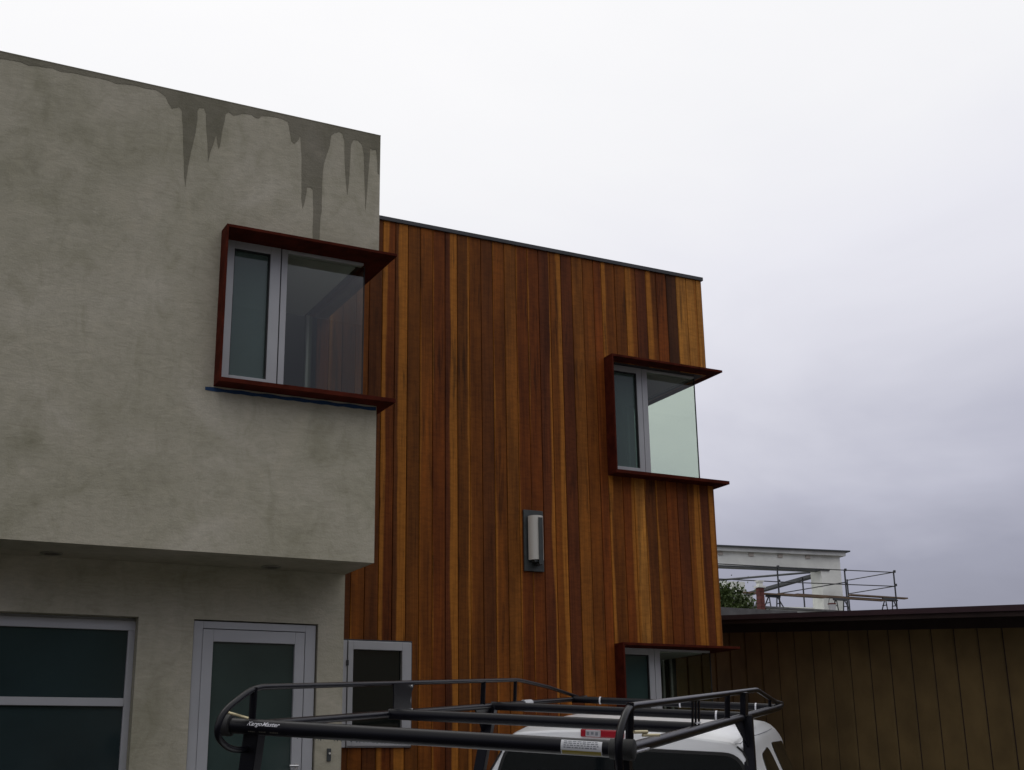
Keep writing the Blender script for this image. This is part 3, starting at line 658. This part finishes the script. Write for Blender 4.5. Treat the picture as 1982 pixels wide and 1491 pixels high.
stations = [  # y, hw, zb, belt, roof, hw roof, crown
    (3.50, .90, .45, 1.20, 1.800, .80, .035), (3.56, .905, .45, 1.20, 1.816, .80, .045), (3.75, .91, .45, 1.20, 1.842, .80, .050), (4.1, .915, .45, 1.19, 1.866, .795, .052),
    (4.6, .92, .45, 1.18, 1.878, .785, .052), (5.05, .92, .45, 1.17, 1.86, .775, .050), (5.35, .92, .45, 1.16, 1.80, .765, .045), (5.75, .92, .45, 1.15, 1.52, .77, .03), (6.15, .92, .45, 1.06, 1.22, .80, .02)]
stations = [(3.5 + (q[0] - 3.5) * 1.38, 1.0, q[2], q[3] + .19 if q[0] < 5.3 else q[3] + .05, *q[4:]) for q in stations]
secs = [(s_[0], sect(*s_[1:])) for s_ in stations]
m = MB(); n = len(secs[0][1]); vs_ = []
for y, P in secs: vs_ += [(CX + x, y, z) for x, z in P]
fs = [(i * n + j, i * n + (j + 1) % n, (i + 1) * n + (j + 1) % n, (i + 1) * n + j) for i in range(len(secs) - 1) for j in range(n)] + [tuple(range(n)), tuple(range((len(secs) - 1) * n, len(secs) * n))[::-1]]
m.add(vs_, fs)
cab = m.obj('cab', M['truck_white'], tr, smooth=True, bevel=.012)
def side_x(y, z, side=1):               # x of the cab side at (y,z)
    def at(P):
        half = P[:len(P) // 2 + 1]
        for (xa, za), (xb, zb) in zip(half, half[1:]):
            if za <= z <= zb and zb > za: return xa + (xb - xa) * (z - za) / (zb - za)
        return half[-1][0]
    for (ya, A), (yb2, B) in zip(secs, secs[1:]):
        if ya <= y <= yb2: t = (y - ya) / (yb2 - ya); return at(A) * (1 - t) + at(B) * t
    return at(secs[-1][1])
def patch_side(name, outline, mt, side, off=.006):
    me = bpy.data.meshes.new(name); bm = bmesh.new()
    P = [Vector((0, y, z)) for y, z in outline]
    f = bm.faces.new([bm.verts.new(p) for p in P]); bmesh.ops.triangulate(bm, faces=[f])
    bmesh.ops.subdivide_edges(bm, edges=list(bm.edges), cuts=3, use_grid_fill=True)
    ex = bmesh.ops.extrude_face_region(bm, geom=list(bm.faces)); back = set(v for v in ex['geom'] if isinstance(v, bmesh.types.BMVert))
    for v in bm.verts:
        o_ = off if v not in back else -.02
        v.co.x = CX + side * (side_x(v.co.y, v.co.z) + o_)
    bmesh.ops.recalc_face_normals(bm, faces=bm.faces); bm.to_mesh(me); bm.free(); me.materials.append(mt)
    for p in me.polygons: p.use_smooth = True
    me.set_sharp_from_angle(angle=R(40))
    o = bpy.data.objects.new(name, me); col.objects.link(o); o.parent = tr; return o
def rounded(pts, rad, n=4):
    out = []; k = len(pts)
    for i in range(k):
        a, b, c_ = Vector(pts[i - 1]), Vector(pts[i]), Vector(pts[(i + 1) % k]); r1 = min(rad, (a - b).length * .45, (c_ - b).length * .45)
        p = b + (a - b).normalized() * r1; q = b + (c_ - b).normalized() * r1
        for j in range(n + 1): t = j / n; out.append(tuple(p * (1 - t) ** 2 + b * 2 * t * (1 - t) + q * t * t))
    return out
for side in (1, -1):
    patch_side('quarter_window', rounded([(3.86, 1.26), (4.72, 1.26), (4.66, 1.715), (4.12, 1.68)], .12), M['car_glass'], side)
    patch_side('door_window', rounded([(4.92, 1.26), (6.40, 1.26), (5.86, 1.69), (4.88, 1.725)], .12), M['car_glass'], side)
# rear window
rw = rounded([(-.93, 1.24), (.93, 1.24), (.775, 1.70), (-.775, 1.70)], .10, 6)
m = MB(); n = len(rw); m.add([(CX + x, 3.492, z) for x, z in rw] + [(CX + x, 3.515, z) for x, z in rw], [tuple(range(n))] + [(i, (i + 1) % n, n + (i + 1) % n, n + i) for i in range(n)])
m.obj('rear_window', M['car_glass'], tr)
m = MB(); ro = rounded([(-.955, 1.21), (.955, 1.21), (.795, 1.722), (-.795, 1.722)], .12, 6); m.add([(CX + x, 3.495, z) for x, z in rw] + [(CX + x, 3.497, z) for x, z in ro], [(i, (i + 1) % n, n + (i + 1) % n, n + i) for i in range(n)]); m.obj('window_seal', M['black_rubber'], tr)
# roof drip seams
for side in (1, -1):
    pts = []
    for y in [3.53, 3.6, 3.9, 4.4, 4.9, 5.4, 5.8]:
        z = 1.80 if y > 3.7 else 1.775; pts.append((CX + side * (side_x(y, z) + .002), y, z))
    if side > 0: MB().tube(pts, .003, 6).obj('roof_seam', M['ink'], tr)
    P = secs[0][1]; half = P[5:11]; q = [(CX + side * x, 3.500, z) for x, z in half]
    MB().tube(q, .007, 6).obj('corner_seam', M['black_rubber'], tr)
# high brake light at the rear roof edge: red ends, clear cargo lamp in the middle
bl = MB().box(CX - .275, CX + .02, 3.474, 3.54, 1.776, 1.828).obj('brake_light', M['red_lens'], tr, bevel=.008)
MB().box(CX - .238, CX - .135, 3.468, 3.50, 1.780, 1.824).obj('cargo_lamp', M['lens_white'], bl, bevel=.004)
m = MB()
for k in range(3): m.box(CX - .230 + k * .03, CX - .212 + k * .03, 3.4665, 3.4685, 1.790 + (k % 2) * .004, 1.812)
m.obj('lamp_print', M['ink'], bl)
# bed, tailgate, hood, bumper, wheels (below the picture, seen from elsewhere)
bd = MB()
bd.box(CX - .98, CX - .84, 0.0, 3.42, .52, 1.08); bd.box(CX + .84, CX + .98, 0.0, 3.42, .52, 1.08); bd.box(CX - .84, CX + .84, 3.36, 3.42, .52, 1.08); bd.box(CX - .84, CX + .84, 0.02, 3.36, .52, .60)
bd.obj('bed', M['truck_white'], tr, bevel=.02)
tg = MB().box(CX - .83, CX + .83, -.06, 0.0, .56, 1.08).obj('tailgate', M['truck_white'], tr, bevel=.015); MB().box(CX - .09, CX + .09, -.072, -.06, .93, .99).obj('handle', M['black_rubber'], tg)
for sx in (-1, 1): MB().box(CX + sx * .885 - .035, CX + sx * .885 + .035, -.03, .02, .72, 1.04).obj('tail_light', M['red_lens'], tr, bevel=.01)
MB().box(CX - .88, CX + .88, -.22, -.08, .42, .56).obj('rear_bumper', M['chrome'], tr, bevel=.02)
hd = MB(); hv = []
for y, hw, zt in ((6.8, .91, 1.10), (7.3, .90, 1.08), (7.75, .86, 1.02), (7.9, .78, .90)):
    hv += [(CX - hw, y, .45), (CX - hw, y, zt - .08), (CX - hw + .1, y, zt), (CX + hw - .1, y, zt), (CX + hw, y, zt - .08), (CX + hw, y, .45)]
hd.add(hv, [(i * 6 + j, i * 6 + (j + 1) % 6, i * 6 + 6 + (j + 1) % 6, i * 6 + 6 + j) for i in range(3) for j in range(6)] + [tuple(range(6)), tuple(range(18, 24))[::-1]])
hd.obj('hood', M['truck_white'], tr, smooth=True, bevel=.02)
MB().box(CX - .86, CX + .86, 7.86, 8.0, .42, .60).obj('front_bumper', M['chrome'], tr, bevel=.02)
for wy in (1.2, 7.0):
    for sx in (-1, 1):
        x = CX + sx * .80; wo = MB().tube([(x - .12, wy, .37), (x - .09, wy, .37), (x + .09, wy, .37), (x + .12, wy, .37)], [.33, .37, .37, .33], 28).obj('wheel', M['black_rubber'], tr, smooth=True)
        MB().tube([(x + sx * .121, wy, .37), (x + sx * .128, wy, .37)], .21, 20).obj('rim', M['chrome'], wo)
# windshield
m = MB(); a0, b0 = [secs[6], secs[8]]
m.add([(CX - .70, 5.95, 1.79), (CX + .70, 5.95, 1.79), (CX + .76, 6.93, 1.27), (CX - .76, 6.93, 1.27)], [(0, 1, 2, 3)]); m.obj('windshield', M['car_glass'], tr)

# --- rack
RZ = RH; XR = .86
rk = MB()
YE = 6.0
# lower side rails
def railpath(sx):
    return fillet([(sx * XR, .02, RZ), (sx * XR, 5.9, RZ), (sx * (XR - .02), 6.35, RZ + .03)], .1)
MB_r = MB(); MB_r.tube(fillet([(XR, .02, RZ - .018), (XR, 5.9, RZ), (XR - .03, 6.3, RZ + .01)], .1), .026, 12)
MB_r.tube(fillet([(-XR, .02, RZ), (-XR, 5.9, RZ), (-XR + .03, 6.1, RZ + .01)], .1), .020, 12)
rack = MB_r.obj('ladder_rack', M['black'], tr, smooth=True); rack['label'] = 'black steel ladder rack with raised side rails'
for sx, y in ((-1, 4.35), (1, 4.38)):
    rr = .014 if sx < 0 else .016
    if sx < 0: path = [(-XR, .14, RZ - .105), (-XR, -.08, RZ - .10), (-XR, -.215, RZ - .03), (-XR, -.17, RZ + .065), (-XR, .10, RZ + .165), (-XR, 4.15, RZ + .172), (-XR, 5.0, RZ + .11), (-XR, 5.95, RZ + .015)]
    else: path = [(XR, .02, RZ - .40), (XR, -.04, RZ - .15), (XR, -.12, RZ + .0), (XR, -.06, RZ + .08), (XR, .07, RZ + .150), (XR, 4.38, RZ + .160), (XR, 5.6, RZ + .05), (XR - .02, 6.3, RZ + .02)]
    MB().tube(fillet(path, .10, 6), rr, 12).obj('top_rail', M['black'], rack, smooth=True)
# crossbars
bars = [(0.0, .034, -.93, .90), (1.70, .030, -.86, .86), (3.55, .029, -.86, .86), (5.75, .028, -.86, .86)]
for y, rr, xa, xb in bars:
    o = MB().tube([(xa, y, RZ), (xb, y, RZ if y else BZ(xb))], rr, 20).obj('crossbar', M['black'], rack, smooth=True)
MB().tube([(-.955, 0, RZ), (-.95, 0, RZ), (-.905, 0, RZ), (-.90, 0, RZ)], [.036, .047, .047, .036], 20).obj('end_cap', M['black_rubber'], rack, smooth=True)
MB().tube([(.80, 0, BZ(.8)), (.805, 0, BZ(.8)), (.90, 0, BZ(.8)), (.905, 0, BZ(.8))], [.030, .040, .042, .034], 20).obj('end_cap', M['black_rubber'], rack, smooth=True)
# uprights between rails
for sx, ys in ((-1, (.10, 3.35, 4.09)), (1, (.10, 2.9, 5.2))):
    for y in ys:
        zt_ = .165 if y < 4.4 else .10
        MB().tube([(sx * XR, y, RZ - (.10 if (y < .2 and sx < 0) else .0)), (sx * XR, y, RZ + zt_)], .017 if y < 3.5 else .013, 10).obj('upright', M['black'], rack, smooth=True)
MB().box(XR - .006, XR + .030, 3.52, 3.66, RZ, RZ + .155).obj('bracket_plate', M['black'], rack, bevel=.002)
# curved gusset plate at the second crossbar, left side
pl = [(1.72, .0), (2.02, .0), (1.99, .03), (1.97, .07), (1.98, .11), (2.01, .145), (2.03, .165), (1.70, .165), (1.72, .1)]
m = MB(); k = len(pl); m.add([(-XR + .012, y, RZ + z) for y, z in pl] + [(-XR + .018, y, RZ + z) for y, z in pl], [tuple(range(k)), tuple(range(k, 2 * k))[::-1]] + [(i, (i + 1) % k, k + (i + 1) % k, k + i) for i in range(k)])
gp = m.obj('gusset_plate', M['black'], rack)
for y, z in ((1.97, .150), (1.98, .018)): MB().tube([(-XR + .018, y, RZ + z), (-XR + .028, y, RZ + z)], .008, 8).obj('bolt', M['chrome'], gp)
# slotted plate on right rail
m = MB()
for y in (1.62, 1.72, 1.82): m.box(XR - .004, XR + .004, y, y + .03, RZ + .01, RZ + .15)
m.box(XR - .004, XR + .004, 1.60, 1.87, RZ + .135, RZ + .155); m.obj('slotted_plate', M['black'], rack)
# legs (square tube) and gussets
def leg(x0, y0, z0, x1, y1, z1, rr=.052): MB().tube([(x0, y0, z0), (x1, y1, z1)], rr, square=True).obj('leg', M['black'], rack, bevel=.004)
leg(-.84, .10, RZ - .01, -.90, .08, 1.08); leg(.84, .06, RZ - .03, .90, .10, 1.08, .045)
leg(-.86, 3.55, RZ, -.96, 3.42, 1.08, .050); leg(.89, 3.60, RZ, .97, 3.40, 1.08, .050)
for sx, x in ((1, .87), (-1, -.87)):
    m = MB(); y = 3.5; m.add([(x - sx * .015, y - .30, RZ - .02), (x - sx * .015, y + .10, RZ - .02), (x + sx * .03, y + .02, RZ - .19)] + [(x - sx * .005, y - .30, RZ - .02), (x - sx * .005, y + .10, RZ - .02), (x + sx * .04, y + .02, RZ - .19)],
                              [(0, 1, 2), (3, 5, 4), (0, 3, 4, 1), (1, 4, 5, 2), (2, 5, 3, 0)]); m.obj('gusset', M['black'], rack)
# bolts at the bar ends
MB().tube([(-.90, -.055, RZ + .058), (-.80, -.045, RZ + .036)], .006, 8).obj('bolt', M['brass'], rack)
MB().tube([(.905, -.02, RZ + .055), (.945, .04, RZ + .055)], .007, 8).obj('bolt', M['brass'], rack)
MB().tube([(.93, .02, RZ + .042), (.985, .09, RZ + .042)], .006, 8).obj('bolt', M['brass'], rack)
MB().tube([(XR + .03, .05, RZ - .03), (XR + .03, .35, RZ - .03)], .006, 8).obj('bolt', M['chrome'], rack)
# pale cable ties / tape rings
for x, y in ((.68, 5.75), (-.62, 5.75), (.06, 5.75), (.69, 3.55)):
    rr = .0315; MB().tube([(x, y, RZ), (x + .012, y, RZ)], rr, 16).obj('cable_tie', M['ink_white'], rack)
MB().tube([(-XR, 4.30, RZ), (-XR, 4.50, RZ)], .0245, 12).obj('cable_tie', M['sticker_white'], rack)
MB().box(XR - .008, XR + .008, 1.72, 1.86, RZ + .020, RZ + .0275).obj('small_tag', M['ink_white'], rack)

# stickers wrapped round the near crossbar; angle 0 = up, grows towards the camera
def wrap(poly_verts, faces, x0, a0, name, mt, parent, rad, scale=1.0):
    V = []
    for px_, pz_ in poly_verts:
        a = a0 - pz_ / rad; V.append((x0 + px_, -math.sin(a) * rad, BZ(x0 + px_) + math.cos(a) * rad))
    m = MB(); m.add(V, faces); return m.obj(name, mt, parent)
def sticker_sheet(x0, x1, z0, z1, rad, name, mt, parent):      # z measured along the tube surface from the horizontal line facing the camera
    nx, nz = 1, 8; V = []; F = []
    for j in range(nz + 1):
        for i in range(nx + 1): V.append((x0 + (x1 - x0) * i / nx, z0 + (z1 - z0) * j / nz))
    for j in range(nz):
        for i in range(nx): a = j * 2 + i; F.append((a, a + 1, a + 3, a + 2))
    return wrap(V, F, 0, math.pi / 2, name, mt, parent, rad)
def text_mesh(txt, size, shear=0, xs=1.0):
    cu = bpy.data.curves.new('lettering', 'FONT'); cu.body = txt; cu.size = size; cu.shear = shear; cu.resolution_u = 2; cu.fill_mode = 'FRONT'; cu.offset = size * .012
    o = bpy.data.objects.new('lettering', cu); col.objects.link(o); dg = bpy.context.evaluated_depsgraph_get(); dg.update()
    me = bpy.data.meshes.new_from_object(o.evaluated_get(dg)); bpy.data.objects.remove(o, do_unlink=True)
    V = [(v.co.x * xs, v.co.y) for v in me.vertices]; F = [tuple(p.vertices) for p in me.polygons]; bpy.data.meshes.remove(me); return V, F
def text_on_bar(txt, x0, z0, size, width, name, mt, parent, rad, shear=0):
    V, F = text_mesh(txt, size, shear); w_ = max(x for x, _ in V) - min(x for x, _ in V); mn = min(x for x, _ in V); k = width / w_
    return wrap([((x - mn) * k, z + z0) for x, z in V], F, x0, math.pi / 2, name, mt, parent, rad)
# maker's decal at the left
dec = sticker_sheet(-.830, -.635, -.030, .036, .0347, 'decal', M['black'], rack)
text_on_bar('KargoMaster', -.812, .0075, .0265, .158, 'lettering', M['ink_white'], dec, .0353, .45)
V = []; F = []; x = -.805; rnd = random.Random(3)
for wlen in (4, 4, 5):                     # the small line below is too worn to read
    for k in range(wlen):
        b = len(V); V += [(x, -.0225), (x + .006, -.0225), (x + .006, -.0155 + rnd.uniform(-.002, .001)), (x + .001, -.0155)]; F.append((b, b + 1, b + 2, b + 3)); x += .0085
    x += .018
wrap(V, F, 0, math.pi / 2, 'print', M['ink_dim'], dec, .0353)
# white and olive warning label at the right
lab = sticker_sheet(.606, .776, -.034, .030, .0347, 'warning_label', M['sticker_white'], rack)
sticker_sheet(.610, .773, -.034, -.014, .0351, 'label_band', M['sticker_yellow'], lab)
for k in range(4):
    mrows = MB(); z = .022 - k * .0085
    x = .618
    V = []; F = []
    rnd = random.Random(k + 5)
    while x < .765:
        wd = rnd.uniform(.006, .018)
        if x + wd > .768: break
        b = len(V); V += [(x, z), (x + wd, z), (x + wd, z + .0042), (x, z + .0042)]; F.append((b, b + 1, b + 2, b + 3)); x += wd + .004
    wrap(V, F, 0, math.pi / 2, 'print', M['ink'], lab, .0353)

# water drops hanging from the rack
rnd = random.Random(11); d = MB()
def drop(x, y, z, s_):
    n = 6; V = [(x, y, z - s_ * 1.3)] ; 
    for ring, (rr, dz) in enumerate(((.9, -.7), (1, 0), (.6, .6))): V += [(x + s_ * rr * math.cos(2 * math.pi * i / n), y + s_ * rr * math.sin(2 * math.pi * i / n), z + dz * s_) for i in range(n)]
    F = [(0, 1 + (i + 1) % n, 1 + i) for i in range(n)]
    for k in (0, 1): F += [(1 + k * n + i, 1 + k * n + (i + 1) % n, 1 + (k + 1) * n + (i + 1) % n, 1 + (k + 1) * n + i) for i in range(n)]
    d.add(V, F)
for k in range(70): drop(XR + rnd.uniform(-.006, .006), .25 + 3.2 * (k + rnd.uniform(-.3, .3)) / 70, RZ - .030, rnd.uniform(.003, .006))
for k in range(40): drop(rnd.uniform(-.6, .0), rnd.uniform(-.004, .004), RZ - .040, rnd.uniform(.002, .004))
for k in range(30): drop(XR, rnd.uniform(.2, 4.3), RZ + .138, rnd.uniform(.002, .004))
wd = glass_mat('water', (.75, .78, .8), 1, 1.33); o = d.obj('water_drops', wd, rack, smooth=True); o['kind'] = 'stuff'

# ================================================================ across the street: unseen row added to darken reflections and block low sky
for k, (x, w_, hgt, lab_) in enumerate(((-15, 24, 8.6, 'tan rendered house across the street, left end of the row'), (12, 24, 9.2, 'tan rendered house across the street, middle of the row'), (39, 24, 8.8, 'tan rendered house across the street, right end of the row'))):
    t = empty('street_house', (x, -26, -1.7), lab_, 'house', 'houses across the street')
    MB().box(x - w_ / 2, x + w_ / 2, -32, -24, -1.7, -1.7 + hgt).obj('wall', M['render_tan'], t)  # height and width shaped to cut low sky light on the facade
    zt = -1.7 + hgt; m = MB(); m.add([(x - w_ / 2 - .5, -23.4, zt), (x + w_ / 2 + .5, -23.4, zt), (x + w_ / 2 + .5, -32.6, zt), (x - w_ / 2 - .5, -32.6, zt), (x - w_ / 2 - .5, -28, zt + 2), (x + w_ / 2 + .5, -28, zt + 2)],
        [(0, 1, 5, 4), (2, 3, 4, 5), (0, 4, 3), (1, 2, 5), (0, 3, 2, 1)]); m.obj('roof', M['tile'], t)
    for dx in (-3.5, 0, 3.5):
        o = MB().box(x + dx - .7, x + dx + .7, -24.0, -23.94, -.6, .8).obj('window', M['white_trim'], t); MB().box(x + dx - .6, x + dx + .6, -23.94, -23.92, -.5, .7).obj('pane', M['car_glass'], o)
for k, (x, y, hh, rr) in enumerate(((-2, -15, 6.5, 3.2), (5, -17, 7.5, 3.4), (21, -16, 7, 3.4), (33, -18, 8, 3.6))):  # unseen trees added for the glass to reflect and to screen the horizon
    make_tree('street_tree', (x, y, -1.7), hh * .6, (x, y, -1.7 + hh * .75), (rr, rr, hh * .38), 260, .32, M['leaf2'], ['round green street tree left of the gap between the houses', 'tallest street tree, straight behind the camera', 'small street tree at the right end of the row', 'street tree at the far left of the row'][k], 20 + k)
